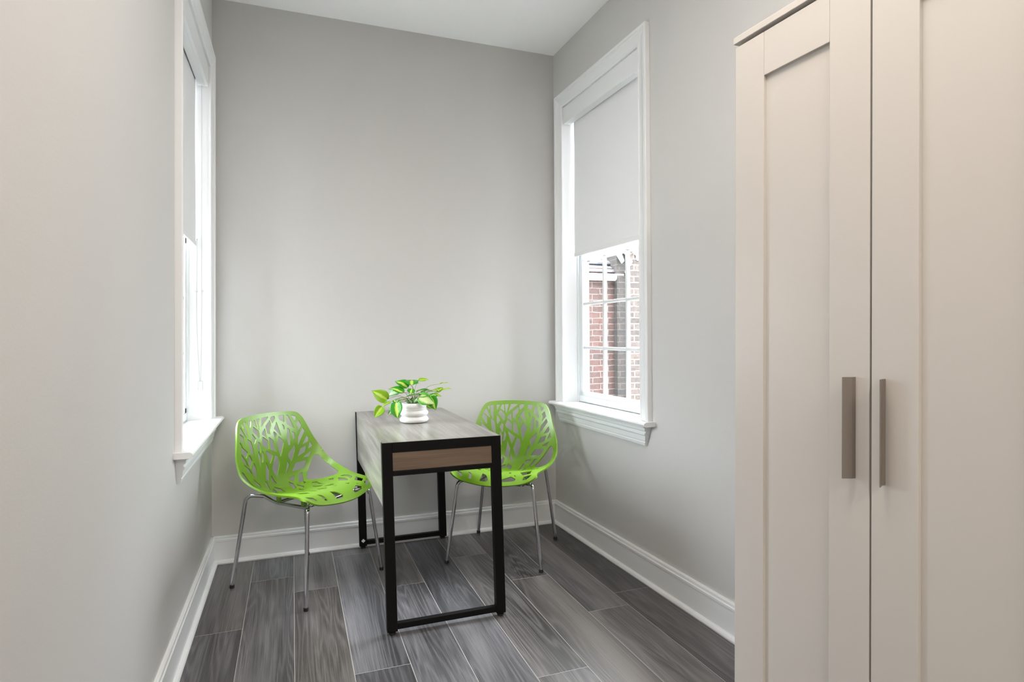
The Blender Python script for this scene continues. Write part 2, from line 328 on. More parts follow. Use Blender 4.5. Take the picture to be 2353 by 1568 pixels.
# ------------------------------------------------------------ windows
def window(side, idx, ztop):
    """side=+1 right wall, -1 left wall; local frame: o = out from wall into room"""
    def P(o_, y, z):
        if side > 0: return (XR(y)-o_, y, z)
        return (XL+o_, y, z)
    root = empty('window_%d' % idx, P(0, (WY0+WY1)/2, WZ0)); root['kind'] = 'structure'
    base = Vector(root.location)
    def PL_(o_, y, z): return Vector(P(o_, y, z))-base
    cw = .085; zo = ztop; zi = ztop-cw
    y0o, y1o = WY0-cw, WY1+cw
    # casing: moulded profile (across width from inner edge, out)
    CP = [(0, 0), (0, .012), (.006, .016), (.012, .016), (.015, .013), (.050, .0155), (.058, .020), (.066, .020), (.070, .025), (.082, .026), (cw, .023), (cw, 0)]
    def casing_piece(kind):
        bm = bmesh.new()
        if kind == 'near': A = [PL_(o_, WY0-p, .775) for p, o_ in CP]; B = [PL_(o_, WY0-p, zi+p) for p, o_ in CP]
        elif kind == 'far': A = [PL_(o_, WY1+p, .775) for p, o_ in CP]; B = [PL_(o_, WY1+p, zi+p) for p, o_ in CP]
        else: A = [PL_(o_, WY0-p, zi+p) for p, o_ in CP]; B = [PL_(o_, WY1+p, zi+p) for p, o_ in CP]
        va = [bm.verts.new(a) for a in A]; vb = [bm.verts.new(b_) for b_ in B]; n = len(va)
        for i in range(n): bm.faces.new((va[i], va[(i+1) % n], vb[(i+1) % n], vb[i]))
        bm.faces.new(va); bm.faces.new(vb[::-1])
        from_bm('casing', bm, M['trim'], root, 28)
    for k in ('near', 'far', 'head'): casing_piece(k)
    # jamb liner
    DP = .135
    bm = bmesh.new()
    def bx(o0, o1, y0, y1, z0, z1, bev=0.0):
        box(bm, o0, o1, y0, y1, z0, z1, bev, fn=lambda p: PL_(p.x, p.y, p.z))
    bx(-T+.005, .0, WY0-.012, WY0, .76, zi); bx(-T+.005, .0, WY1, WY1+.012, .76, zi); bx(-T+.005, 0, WY0-.012, WY1+.012, zi, zi+.012)
    from_bm('jamb', bm, M['trim'], root)
    # inner stops beside the sash
    bm = bmesh.new()
    bx(-.100, -.085, WY0, WY0+.014, .775, zi, .002); bx(-.100, -.085, WY1-.014, WY1, .775, zi, .002); bx(-.128, -.112, WY1-.018, WY1, .775, zi, .002); bx(-.128, -.112, WY0, WY0+.018, .775, zi, .002)
    from_bm('stop', bm, M['vinyl'], root)
    # stool (sill board) with nosing
    bm = bmesh.new()
    prof = [(-.10, 0), (.052, 0), (.060, -.004), (.063, -.011), (.060, -.018), (.052, -.022), (-.10, -.022)]
    prism(bm, prof, WY0-cw-.025, WY1+cw+.025, lambda p, q, t: PL_(max(p, 0.0), t, .777+q))
    prism(bm, [(-.17, 0), (0, 0), (0, -.022), (-.17, -.022)], WY0, WY1, lambda p, q, t: PL_(p, t, .777+q))
    from_bm('stool', bm, M['trim'], root, 28)
    # apron moulding with angled returns
    AP = [(0, 0), (.044, 0), (.044, -.006), (.036, -.010), (.034, -.022), (.026, -.028), (.026, -.034), (.030, -.037), (.030, -.043), (.024, -.050), (.020, -.075), (.016, -.079), (.018, -.084), (.014, -.098), (0, -.102)]
    bm = bmesh.new()
    A = [bm.verts.new(PL_(p, WY0-cw+.006-q*.35, .755+q)) for p, q in AP]; B = [bm.verts.new(PL_(p, WY1+cw-.006+q*.35, .755+q)) for p, q in AP]; n = len(AP)
    for i in range(n): bm.faces.new((A[i], A[(i+1) % n], B[(i+1) % n], B[i]))
    bm.faces.new(A); bm.faces.new(B[::-1])
    from_bm('apron', bm, M['trim'], root, 25)
    # sashes: lower in front, upper behind
    def sash(name, oc, z0, z1, rows, brail, trail, stile=.036):
        sb = bmesh.new(); y0, y1 = WY0+.014, WY1-.014; d = .017
        def b2(bmm, o0, o1, a, b_, c, d_, bev=.002): box(bmm, o0, o1, a, b_, c, d_, bev, fn=lambda p: PL_(p.x, p.y, p.z))
        b2(sb, oc-d, oc+d, y0, y0+stile, z0, z1); b2(sb, oc-d, oc+d, y1-stile, y1, z0, z1)
        b2(sb, oc-d, oc+d, y0, y1, z0, z0+brail); b2(sb, oc-d, oc+d, y0, y1, z1-trail, z1)
        # glazing bead step
        b2(sb, oc+.004, oc+d+.004, y0, y1, z0-.0, z0+brail*.62)
        s_ = from_bm(name, sb, M['vinyl'], root)
        ya, yb_ = y0+stile, y1-stile; za, zb = z0+brail, z1-trail
        for k in (1, 2):
            q = bmesh.new(); yy = ya+(yb_-ya)*k/3; b2(q, oc-.010, oc+.012, yy-.0085, yy+.0085, za, zb, .003); from_bm('muntin', q, M['vinyl'], s_)
        for k in range(1, rows):
            q = bmesh.new(); zz = za+(zb-za)*k/rows; b2(q, oc-.0098, oc+.0118, ya, yb_, zz-.0085, zz+.0085, .003); from_bm('muntin', q, M['vinyl'], s_)
        q = bmesh.new(); b2(q, oc-.002, oc+.002, ya-.005, yb_+.005, za-.005, zb+.005, 0); from_bm('pane', q, M['glass'], s_)
    sash('lower_sash', -.112, .780, 1.688, 3, .062, .036)
    sash('upper_sash', -.1475, 1.650, zi-.005, 3, .036, .050)
    return root, P, base, zi
def blind(side, P, base, zi, zfab, label, chain):
    y0, y1 = WY0, WY1
    root = empty('roller_blind', P(-.05, (y0+y1)/2, zi)); rb = Vector(root.location)
    def Q(o_, y, z): return Vector(P(o_, y, z))-rb
    tag(root, label, 'window blind', 'roller blinds in the two windows')
    bm = bmesh.new(); box(bm, -.012, .002, y0+.002, y1-.002, zi-.105, zi-.001, .001, fn=lambda p: Q(p.x, p.y, p.z))
    box(bm, -.045, -.012, y0+.002, y1-.002, zi-.105, zi-.100, .0005, fn=lambda p: Q(p.x, p.y, p.z))
    box(bm, -.078, -.012, y0+.002, y1-.002, zi-.010, zi-.001, 0, fn=lambda p: Q(p.x, p.y, p.z))
    from_bm('valance', bm, M['trim'], root)
    bm = bmesh.new(); tube(bm, [Q(-.058, y0+.03, zi-.045), Q(-.058, y1-.03, zi-.045)], .026, 20); from_bm('roller_tube', bm, M['blind'], root, 40)
    # fabric with a very slight wave
    bm = bmesh.new(); fy0, fy1 = y0+.030, y1-.038; nz, ny = 24, 10; g_ = []
    for s in (0, 1):
        for i in range(nz+1):
            row = []
            for j in range(ny+1):
                z = zi-.045+(zfab+.022-(zi-.045))*i/nz; y = fy0+(fy1-fy0)*j/ny
                row.append(bm.verts.new(Q(-.052+(-.0008 if s else 0)+.0015*math.sin(j*.9+i*.25), y, z)))
            g_.append(row)
    for s in (0, 1):
        G = g_[s*(nz+1):(s+1)*(nz+1)]
        for i in range(nz):
            for j in range(ny): bm.faces.new((G[i][j], G[i][j+1], G[i+1][j+1], G[i+1][j]) if s else (G[i][j], G[i+1][j], G[i+1][j+1], G[i][j+1]))
    A, B = g_[:nz+1], g_[nz+1:]
    for i in range(nz):
        bm.faces.new((A[i][0], B[i][0], B[i+1][0], A[i+1][0])); bm.faces.new((A[i][ny], A[i+1][ny], B[i+1][ny], B[i][ny]))
    from_bm('fabric', bm, M['blind'], root, 60)
    bm = bmesh.new(); box(bm, -.056, -.047, fy0, fy1, zfab, zfab+.026, .003, fn=lambda p: Q(p.x, p.y, p.z)); from_bm('bottom_rail', bm, M['blind'], root)
    if chain:
        for k, oo in enumerate((-.028, -.052)):
            bm = bmesh.new(); pts = [(oo, y1-.012, zi-.06)] + [(oo+(.004*math.sin(t*3) if k else 0), y1-.012, zi-.06+(1.05-(zi-.06))*t) for t in (.3, .6, .85)] + [(-.036 if k else -.032, y1-.010, .965)]
            pth = smooth_path([Q(*p) for p in pts], 50)
            tube(bm, pth, lambda t: .0011+.0009*abs(math.sin(t*200*math.pi)), 6)
            c_ = from_bm('pull_chain', bm, M['chain'], root)
            for zc in (1.42,) + ((1.68,) if k else ()):
                bm = bmesh.new(); bmesh.ops.create_uvsphere(bm, u_segments=10, v_segments=8, radius=.005, matrix=Matrix.Translation(Q(oo+.002, y1-.012, zc))); from_bm('chain_connector', bm, M['clip'], c_, 60)
        bm = bmesh.new(); box(bm, -.044, -.024, y1-.014, y1-.0005, .925, .970, .003, fn=lambda p: Q(p.x, p.y, p.z)); h = from_bm('chain_holder', bm, M['clip'], root)
        bm = bmesh.new(); bmesh.ops.create_cone(bm, cap_ends=True, segments=16, radius1=.004, radius2=.004, depth=.004, matrix=Matrix.Translation(Q(-.034, y1-.015, .947)) @ Matrix.Rotation(math.pi/2, 4, 'X')); from_bm('screw', bm, M['screw'], h)
    return root
r1, P1, b1, zi1 = window(+1, 1, 2.690)
blind(+1, P1, b1, zi1, 1.672, 'white roller blind lowered over half of the right-hand window beside the wardrobe wall', False)
r2, P2, b2_, zi2 = window(-1, 2, 2.645)
blind(-1, P2, b2_, zi2, 1.640, 'white roller blind with a hanging pull chain in the left-hand window', True)

# ------------------------------------------------------------ wardrobe
D = Vector((.056, -.9984, 0)).normalized()       # along the doors, towards the camera
NO = Vector((-D.y, D.x, 0)); NO = Vector((-.9984, -.056, 0)).normalized()  # out of the doors into the room
W0 = Vector((1.139, 1.303, 0))
root = empty('wardrobe', W0)
tag(root, 'tall off-white panelled wardrobe with two long metal handles against the right wall', 'wardrobe')
LEAN = .0150
def WF(s, o_, z): return D*(s+(z-2.0)*LEAN)+NO*o_+Vector((0, 0, z))
def wbox(bm, s0, s1, o0, o1, z0, z1, bev=.0012): return box(bm, s0, s1, o0, o1, z0, z1, bev, fn=lambda p: WF(p.x, p.y, p.z))
WTOT = 1.17; DPT = .43
bm = bmesh.new()
wbox(bm, .002, .018, -DPT, -.020, .02, 1.982); wbox(bm, WTOT-.018, WTOT-.002, -DPT, -.020, .02, 1.982); wbox(bm, .018, WTOT-.018, -DPT, -DPT+.006, .02, 1.982); wbox(bm, .385, .399, -DPT+.006, -.022, .02, 1.982)
wbox(bm, .018, WTOT-.018, -DPT+.006, -.03, .05, .066); wbox(bm, .018, WTOT-.018, -.06, -.045, .0, .05)
from_bm('carcass', bm, M['ward'], root)
bm = bmesh.new(); wbox(bm, -.004, WTOT+.004, -DPT, .004, 1.982, 2.0, .0015); from_bm('top_panel', bm, M['ward'], root)
def wdoor(s0, s1, handle, flip):
    z0, z1 = .055, 1.972; st = .098
    bm = bmesh.new()
    wbox(bm, s0, s0+st, -.019, 0, z0, z1); wbox(bm, s1-st, s1, -.019, 0, z0, z1)
    wbox(bm, s0+st+.0006, s1-st-.0006, -.019, -.0004, z1-.113, z1); wbox(bm, s0+st+.0006, s1-st-.0006, -.019, -.0004, z0, z0+.113)
    do = from_bm('door', bm, M['ward'], root)
    bm = bmesh.new(); wbox(bm, s0+st-.003, s1-st+.003, -.016, -.0095, z0+.11, z1-.11, 0); from_bm('door_panel', bm, M['ward'], do)
    if handle is not None:
        hz0, hz1 = .873, 1.095; f = flip; t = .0025
        prof = [(0, 0), (0, .0105), (-f*.009, .0285), (-f*.0068, .0292), (f*.0026, .0112), (f*.0026, 0)]
        bm = bmesh.new(); prism(bm, prof, hz0, hz1, lambda p, q, z: WF(handle+p, q, z)); from_bm('handle', bm, M['whandle'], do)
wdoor(0.0, .3875, .3535, 1)
wdoor(.3920, .780, .4235, -1)
wdoor(.783, 1.17, None, 1)

# ------------------------------------------------------------ table
TX0, TX1, TY0, TY1, TZ = .332, .830, 2.390, 3.450, .765
root = empty('desk', (TX0, TY0, 0))
tag(root, 'narrow table with grey wood top, brown drawer front and black metal frame', 'table')
def TF(p):
    return (p.x-TX0+.021*(1-p.z/TZ), p.y-TY0, p.z)
def tb(x0, x1, y0, y1, z0, z1, bev=.0015):
    bm = bmesh.new(); box(bm, x0, x1, y0, y1, z0, z1, bev, fn=TF); return bm
for y0, y1 in ((TY0, TY0+.030), (TY1-.030, TY1)):
    for x0, x1 in ((TX0, TX0+.041), (TX1-.041, TX1)):
        lg = from_bm('leg', tb(x0, x1, y0, y1, .014, TZ), M['black'], root)
        cx, cy = (x0+x1)/2, (y0+y1)/2
        bm = bmesh.new(); lathe(bm, [(0, 0), (.013, 0), (.014, .003), (.014, .008), (.007, .009), (.007, .016), (0, .016)], (cx-TX0+.021, cy-TY0, 0), 20); from_bm('levelling_foot', bm, M['rubber'], lg, 30)
        if y0 > 3 and x0 < .4:
            bm = bmesh.new(); vs = box(bm, -.008, .008, -.0006, 0, -.008, .008)
            for v in vs:
                a = .785; x, z = v.co.x, v.co.z; v.co.x, v.co.z = x*math.cos(a)-z*math.sin(a), x*math.sin(a)+z*math.cos(a)
                v.co += Vector((cx-TX0+.020, y0-TY0-.0003, .045))
            from_bm('sticker', bm, M['sticker'], lg)
    from_bm('top_rail', tb(TX0+.041, TX1-.041, y0, y1, TZ-.040, TZ), M['black'], root)
    from_bm('stretcher', tb(TX0+.041, TX1-.041, y0+.003, y1-.003, .020, .044), M['black'], root)
from_bm('drawer_rail', tb(TX0+.041, TX1-.041, TY0, TY0+.022, .631, .651), M['black'], root)
bm = tb(TX0+.0415, TX1-.0415, TY0+.003, TY0+.019, .6515, .7245, .0008); dr = from_bm('drawer', bm, M['drawer'], root)
bm = tb(TX0+.05, TX1-.05, TY0+.022, TY0+.60, .645, .720, 0); from_bm('drawer_box', bm, M['ttop'], dr)
# top board between the frames, flush with their tops, and the drop side panel
bm = tb(TX0+.004, TX1-.001, TY0+.0302, TY1-.0302, TZ-.022, TZ+.0006, .0008); from_bm('tabletop', bm, M['ttop'], root)
bm = tb(TX0+.004, TX0+.020, TY0+.0302, TY1-.0302, .500, TZ-.0222, .0008); from_bm('side_panel', bm, M['ttop'], root)
# thin strips of veneer lying over the frame tubes
for a, b_ in ((TY0+.003, TY0+.030), (TY1-.030, TY1-.003)): from_bm('top_edge_strip', tb(TX0+.003, TX1-.003, a, b_, TZ+.0001, TZ+.0006, 0), M['ttop'], root)

# ------------------------------------------------------------ chairs
SH = json.loads('''{"C":[[-0.2718,-0.2388,-0.2217,-0.214,-0.196,-0.1525,-0.0867,-0.006,0.0807,0.1647,0.2384,0.2953],[0.801,0.6991,0.6055,0.5241,0.4624,0.4272,0.4205,0.4353,0.4579,0.4731,0.4661,0.4283],[0.0549,0.0389,0.0378,0.0502,0.0628,0.0704,0.0712,0.0627,0.0427,0.0091,-0.0403,-0.1062],[-0.0421,-0.0096,0.0195,0.0439,0.0611,0.0714,0.0728,0.0648,0.0503,0.0358,0.0274,0.0321],[0.0085,0.0088,0.0094,0.0101,0.0047,-0.0069,-0.0205,-0.0326,-0.0375,-0.0286,0.0012,0.0582],[-0.0054,0.006,0.0139,0.0178,0.0179,0.0151,0.0068,-0.007,-0.0217,-0.028,-0.0139,0.0305]],"O":[[-0.0,-0.0001],[0.014,-0.0003],[0.0349,-0.0008],[0.0487,-0.0012],[0.0622,-0.0017],[0.0818,-0.0027],[0.0944,-0.0036],[0.1065,-0.0046],[0.1183,-0.0057],[0.1353,-0.0076],[0.1461,-0.0089],[0.1565,-0.0101],[0.1712,-0.0101],[0.1802,-0.0079],[0.1885,-0.0031],[0.1994,0.0105],[0.2056,0.0243],[0.2112,0.0409],[0.2163,0.0597],[0.2235,0.09],[0.2283,0.1107],[0.2331,0.131],[0.2402,0.1614],[0.2448,0.182],[0.2491,0.2031],[0.2548,0.2364],[0.258,0.2598],[0.2608,0.2838],[0.2642,0.3205],[0.2661,0.345],[0.2677,0.3692],[0.269,0.3932],[0.2703,0.4287],[0.2707,0.4524],[0.2706,0.4761],[0.2697,0.5121],[0.2685,0.5364],[0.2669,0.5608],[0.2638,0.5974],[0.2612,0.6217],[0.2583,0.6457],[0.2551,0.6694],[0.2498,0.7047],[0.246,0.7281],[0.2421,0.7513],[0.2359,0.7862],[0.232,0.8092],[0.2285,0.8318],[0.2247,0.8643],[0.2235,0.8847],[0.2237,0.9038],[0.2259,0.93],[0.2279,0.9458],[0.2296,0.9604],[0.2304,0.9737],[0.2289,0.9913],[0.2259,1.0013],[0.2212,1.0096],[0.2114,1.0183],[0.2029,1.0212],[0.193,1.0216],[0.1753,1.0186],[0.1615,1.0151],[0.1461,1.0111],[0.1291,1.0074],[0.1004,1.0033],[0.0795,1.0017],[0.0576,1.0007],[0.0233,1.0001],[0.0,1.0]],"H":[[[-0.1738,0.0164],[-0.1595,0.0101],[-0.1584,0.0368],[-0.1648,0.0369]],[[-0.1547,0.0111],[-0.1367,0.0134],[-0.1323,0.0985],[-0.1371,0.0978],[-0.1509,0.0642]],[[-0.1928,0.0497],[-0.1797,0.0225],[-0.1511,0.0857],[-0.157,0.0846]],[[-0.2,0.0777],[-0.1931,0.0546],[-0.171,0.0779],[-0.1682,0.1263],[-0.1725,0.1248]],[[-0.2101,0.1099],[-0.202,0.0971],[-0.1858,0.1314]],[[-0.1978,0.1232],[-0.1567,0.1607],[-0.171,0.1955],[-0.2032,0.1634]],[[-0.2054,0.1683],[-0.177,0.2084],[-0.1653,0.2431],[-0.182,0.231],[-0.209,0.2095]],[[-0.1496,0.0908],[-0.126,0.1086],[-0.1193,0.1308],[-0.1136,0.1949],[-0.1381,0.1626]],[[-0.1498,0.1738],[-0.1326,0.2078],[-0.1505,0.265],[-0.1654,0.2209]],[[-0.1203,0.0149],[-0.0992,0.0174],[-0.1132,0.0462],[-0.1165,0.0459]],[[-0.0892,0.0183],[-0.076,0.0174],[-0.0704,0.0551],[-0.0968,0.0374]],[[-0.0716,0.0171],[-0.0465,0.0175],[-0.0566,0.0645],[-0.0607,0.0644]],[[-0.0334,0.0173],[0.0085,0.0165],[0.0067,0.0218],[-0.0423,0.0556],[-0.0463,0.0544]],[[-0.1075,0.0614],[-0.0957,0.0444],[-0.067,0.0692],[-0.063,0.0934],[-0.0671,0.1052],[-0.0716,0.1048]],[[-0.1147,0.077],[-0.1098,0.0751],[-0.0902,0.1029],[-0.1072,0.1266],[-0.1121,0.113]],[[-0.0938,0.1396],[-0.0812,0.1161],[-0.0699,0.128],[-0.0728,0.1704],[-0.0771,0.173]],[[-0.0514,0.0886],[-0.0483,0.0792],[-0.0264,0.0627],[-0.0219,0.1035],[-0.024,0.1069]],[[-0.021,0.0545],[0.0144,0.0309],[0.0168,0.0594],[0.0011,0.0766],[0.0013,0.0964],[-0.0184,0.0887]],[[0.0162,0.0261],[0.028,0.0172],[0.0475,0.0163],[0.0475,0.0295],[0.0244,0.0489]],[[-0.061,0.1278],[-0.0493,0.0974],[-0.0206,0.1195],[-0.0183,0.1605],[-0.0217,0.1613],[-0.0541,0.1423]],[[-0.0139,0.1063],[-0.0094,0.1062],[0.0119,0.1241],[0.0255,0.1825],[0.0229,0.1837],[-0.0107,0.1663]],[[0.0179,0.0893],[0.0247,0.0832],[0.0406,0.0996],[0.0284,0.1248],[0.0236,0.1182]],[[0.0265,0.0724],[0.0508,0.0418],[0.064,0.1066],[0.0611,0.1087]],[[0.0683,0.0166],[0.1022,0.0127],[0.0969,0.0473],[0.071,0.0348]],[[0.0317,0.15],[0.0475,0.1099],[0.0713,0.1341],[0.0729,0.1472],[0.0495,0.2158],[0.046,0.2151]],[[0.079,0.0543],[0.0916,0.064],[0.0883,0.0845],[0.0834,0.0785]],[[0.1068,0.0565],[0.1169,0.0122],[0.1277,0.0157],[0.1461,0.0795],[0.1422,0.0795]],[[0.0929,0.1314],[0.105,0.0752],[0.1186,0.0838],[0.1104,0.1652],[0.0997,0.1658]],[[0.1268,0.0947],[0.1422,0.1034],[0.1426,0.1306],[0.13,0.1447],[0.1271,0.1416]],[[0.1426,0.0105],[0.1696,0.016],[0.1688,0.0277],[0.1555,0.0407]],[[0.1606,0.055],[0.1794,0.0359],[0.1887,0.067],[0.1656,0.0996],[0.1628,0.0986],[0.1668,0.0756]],[[0.1572,0.1323],[0.1921,0.0799],[0.2005,0.1025],[0.1535,0.1795],[0.1505,0.1778]],[[0.1766,0.1819],[0.2069,0.1332],[0.2133,0.1534],[0.2077,0.1756]],[[0.2011,0.2254],[0.2169,0.179],[0.2239,0.2136],[0.2225,0.2206]],[[0.1422,0.248],[0.1615,0.2029],[0.1966,0.198],[0.1844,0.2356]],[[0.1697,0.2664],[0.2146,0.2492],[0.1989,0.2828]],[[0.0902,0.2247],[0.0949,0.2076],[0.1357,0.1688],[0.1326,0.2027],[0.1079,0.2626],[0.1051,0.2615]],[[0.0649,0.3294],[0.0865,0.2492],[0.0935,0.2757],[0.093,0.2825],[0.0702,0.3292]],[[0.1006,0.3305],[0.1265,0.2831],[0.138,0.2825],[0.1847,0.2991],[0.1626,0.3474]],[[-0.0432,0.1677],[-0.0383,0.1674],[0.0034,0.1948],[-0.0168,0.2402],[-0.0201,0.2399]],[[-0.0095,0.2725],[0.013,0.1994],[0.0331,0.211],[0.0391,0.2524],[0.0141,0.3413],[0.0103,0.3392]],[[-0.0568,0.3375],[-0.0438,0.224],[-0.0257,0.2759],[-0.0366,0.3505],[-0.0405,0.3512]],[[-0.0719,0.228],[-0.0637,0.1617],[-0.0519,0.1836],[-0.0579,0.2188]],[[-0.0258,0.3646],[-0.0207,0.3085],[-0.002,0.3821],[-0.0067,0.3838]],[[0.0701,0.3794],[0.0758,0.3719],[0.1057,0.3709],[0.0867,0.4146]],[[0.0983,0.4506],[0.1267,0.3732],[0.1465,0.3732],[0.1226,0.4565]],[[0.0632,0.4008],[0.0744,0.436],[0.061,0.4968],[0.0421,0.5037],[0.0519,0.4476]],[[0.0811,0.4563],[0.0888,0.521],[0.0729,0.5431],[0.0729,0.5163]],[[0.1183,0.4563],[0.1198,0.4869],[0.1059,0.489]],[[0.1304,0.5222],[0.141,0.551],[0.0979,0.6756],[0.1146,0.5988],[0.1168,0.5506]],[[0.0955,0.5802],[0.075,0.6897],[0.0467,0.6962],[0.0758,0.6138]],[[0.0302,0.7311],[0.0681,0.7578],[0.0606,0.7874],[0.0306,0.7965]],[[0.1627,0.6095],[0.1724,0.644],[0.1431,0.6774],[0.1489,0.6473]],[[0.1908,0.6716],[0.2037,0.6884],[0.2023,0.7316],[0.1838,0.7832],[0.1576,0.8077],[0.1564,0.7933],[0.1776,0.7473]],[[0.1703,0.6808],[0.1587,0.748],[0.1254,0.8163],[0.1141,0.8082],[0.1193,0.7474]],[[-0.0394,0.7615],[-0.0106,0.8069],[-0.0298,0.8254],[-0.0603,0.8035]],[[0.0715,0.8445],[0.0919,0.8634],[0.0794,0.8731]],[[0.0231,0.8072],[0.0364,0.8275],[0.0222,0.8376]],[[0.1883,0.8118],[0.1885,0.889],[0.1533,0.9105],[0.1332,0.8617]],[[0.1119,0.8993],[0.1233,0.9229],[0.1078,0.9099]],[[0.1598,0.9325],[0.1992,0.9102],[0.1913,0.9499],[0.1773,0.9761],[0.1571,0.9729]],[[0.0512,0.9457],[0.0945,0.915],[0.1223,0.9492],[0.12,0.9645],[0.103,0.9678],[0.0543,0.9652]],[[-0.0624,0.8866],[-0.0393,0.9032],[-0.0282,0.9268],[-0.0197,0.953],[-0.0263,0.9674],[-0.0675,0.969]],[[-0.1399,0.8945],[-0.1229,0.909],[-0.1165,0.9236],[-0.1125,0.9669],[-0.1181,0.9721],[-0.1273,0.9678],[-0.1299,0.9323]],[[0.1413,0.4415],[0.1588,0.4097],[0.2063,0.32],[0.2166,0.3015],[0.2261,0.2976],[0.234,0.3026],[0.242,0.327],[0.2466,0.3712],[0.2499,0.4648],[0.242,0.5509],[0.2312,0.5985],[0.2213,0.6157],[0.2091,0.6172],[0.1961,0.6035],[0.1829,0.575],[0.1661,0.5362],[0.1488,0.4966],[0.1397,0.4762]],[[-0.2,0.23],[-0.1613,0.2586],[-0.1453,0.2879],[-0.152,0.2943],[-0.1787,0.275]],[[-0.2033,0.9071],[-0.1733,0.9286],[-0.164,0.9707],[-0.176,0.9736],[-0.1933,0.95]],[[0.04,0.55],[0.0573,0.5236],[0.0467,0.5807],[0.032,0.6]],[[-0.2267,0.2979],[-0.2353,0.3036],[-0.2427,0.3264],[-0.2467,0.375],[-0.25,0.4643],[-0.2427,0.55],[-0.232,0.5986],[-0.222,0.6157],[-0.2093,0.6171],[-0.1967,0.6036],[-0.1833,0.575],[-0.14,0.4764],[-0.1413,0.4414],[-0.1733,0.3786],[-0.2067,0.3143],[-0.2187,0.3]],[[-0.1453,0.32],[-0.1073,0.375],[-0.1167,0.4071],[-0.14,0.3643]],[[-0.0687,0.3443],[-0.0567,0.3593],[-0.0573,0.4071],[-0.0653,0.4393],[-0.0767,0.4071]],[[-0.1247,0.2186],[-0.1093,0.2536],[-0.1133,0.3336],[-0.1333,0.3014],[-0.1447,0.2643]],[[-0.0313,0.405],[-0.002,0.4429],[-0.0047,0.5107],[-0.0167,0.4786],[-0.0313,0.4514]],[[-0.088,0.16],[-0.0753,0.1929],[-0.078,0.2579],[-0.084,0.25],[-0.0927,0.1857]],[[-0.07,0.4586],[-0.0433,0.4214],[-0.0387,0.4557],[-0.052,0.5],[-0.0653,0.5086]],[[-0.1,0.5214],[-0.08,0.4786],[-0.072,0.5107],[-0.0853,0.5429]],[[-0.128,0.5429],[-0.108,0.5714],[-0.1053,0.6393],[-0.1253,0.5857]],[[-0.0933,0.5857],[-0.07,0.55],[-0.0653,0.6214],[-0.088,0.6464]],[[-0.1587,0.6643],[-0.1427,0.6393],[-0.1373,0.6857]],[[-0.1633,0.7],[-0.1253,0.7357],[-0.1233,0.7857],[-0.1367,0.7929],[-0.1587,0.75]],[[-0.1,0.6786],[-0.07,0.7214],[-0.0733,0.7643],[-0.0967,0.7357]],[[-0.0533,0.6429],[-0.0333,0.6821],[-0.0387,0.7357],[-0.052,0.7]],[[-0.1967,0.6929],[-0.1787,0.7],[-0.1633,0.75],[-0.16,0.7786],[-0.1833,0.7643],[-0.1947,0.7286]],[[-0.19,0.7929],[-0.15,0.8286],[-0.152,0.8571],[-0.1867,0.8321]],[[-0.1133,0.7786],[-0.0867,0.8107],[-0.092,0.8357],[-0.11,0.8143]],[[-0.0267,0.5929],[-0.012,0.6214],[-0.0167,0.65],[-0.028,0.6214]]],"P":[0.0577,3.0831,-0.8259,1.1065,3.1105,-2.1776]}''')
KN = 12; tk = np.linspace(0, 1, KN)
def nat(t, vals, xs):
    n = len(t); hh = np.diff(t); A = np.zeros((n, n)); B = np.zeros((n, n)); A[0, 0] = A[-1, -1] = 1
    for i in range(1, n-1):
        A[i, i-1] = hh[i-1]; A[i, i] = 2*(hh[i-1]+hh[i]); A[i, i+1] = hh[i]
        B[i, i-1] = 6/hh[i-1]; B[i, i] = -6/hh[i-1]-6/hh[i]; B[i, i+1] = 6/hh[i]
    mm = np.linalg.solve(A, B) @ vals
    j = np.clip(np.searchsorted(t, xs, side='right')-1, 0, n-2); a = (t[j+1]-xs)/hh[j]; b_ = (xs-t[j])/hh[j]; q = hh[j]
    return a*vals[j]+b_*vals[j+1]+((a**3-a)*q**2/6)*mm[j]+((b_**3-b_)*q**2/6)*mm[j+1]
CV = [np.array(c) for c in SH['C']]
def shell_pt(X, s):
    c = [nat(tk, v, s) for v in CV]; x2 = (X/.25)**2
    return np.stack([-X, c[0]+c[2]*x2+c[4]*x2**2, c[1]+c[3]*x2+c[5]*x2**2], -1)     # mirrored into a right-handed frame
SC = .95     # s (0..1) to metres along the profile, for even triangles
def round_poly(q, r, n=3):
    out = []; m_ = len(q)
    for i in range(m_):
        p0, p1, p2 = np.array(q[i-1]), np.array(q[i]), np.array(q[(i+1) % m_])
        a, c = p0-p1, p2-p1; la, lc = np.linalg.norm(a), np.linalg.norm(c)
        rr = min(r, la*.35, lc*.35); s_ = p1+a/la*rr; e_ = p1+c/lc*rr
        for k in range(n):
            t = k/(n-1); out.append((1-t)**2*s_+2*t*(1-t)*p1+t*t*e_)
    return np.array(out)
def resample(q, d):
    out = []; n = len(q)
    for i in range(n):
        a, b_ = q[i], q[(i+1) % n]; L = np.linalg.norm(b_-a); k = max(1, int(round(L/d)))
        for j in range(k): out.append(a+(b_-a)*j/k)
    return np.array(out)
def inpoly(P, q):
    x, y = P[:, 0], P[:, 1]; c = np.zeros(len(P), bool); n = len(q)
    for i in range(n):
        x1, y1 = q[i]; x2, y2 = q[(i+1) % n]
        cond = ((y1 > y) != (y2 > y)); xi = x1+(y-y1)*(x2-x1)/((y2-y1) if abs(y2-y1) > 1e-12 else 1e-12)
        c ^= cond & (x < xi)
    return c
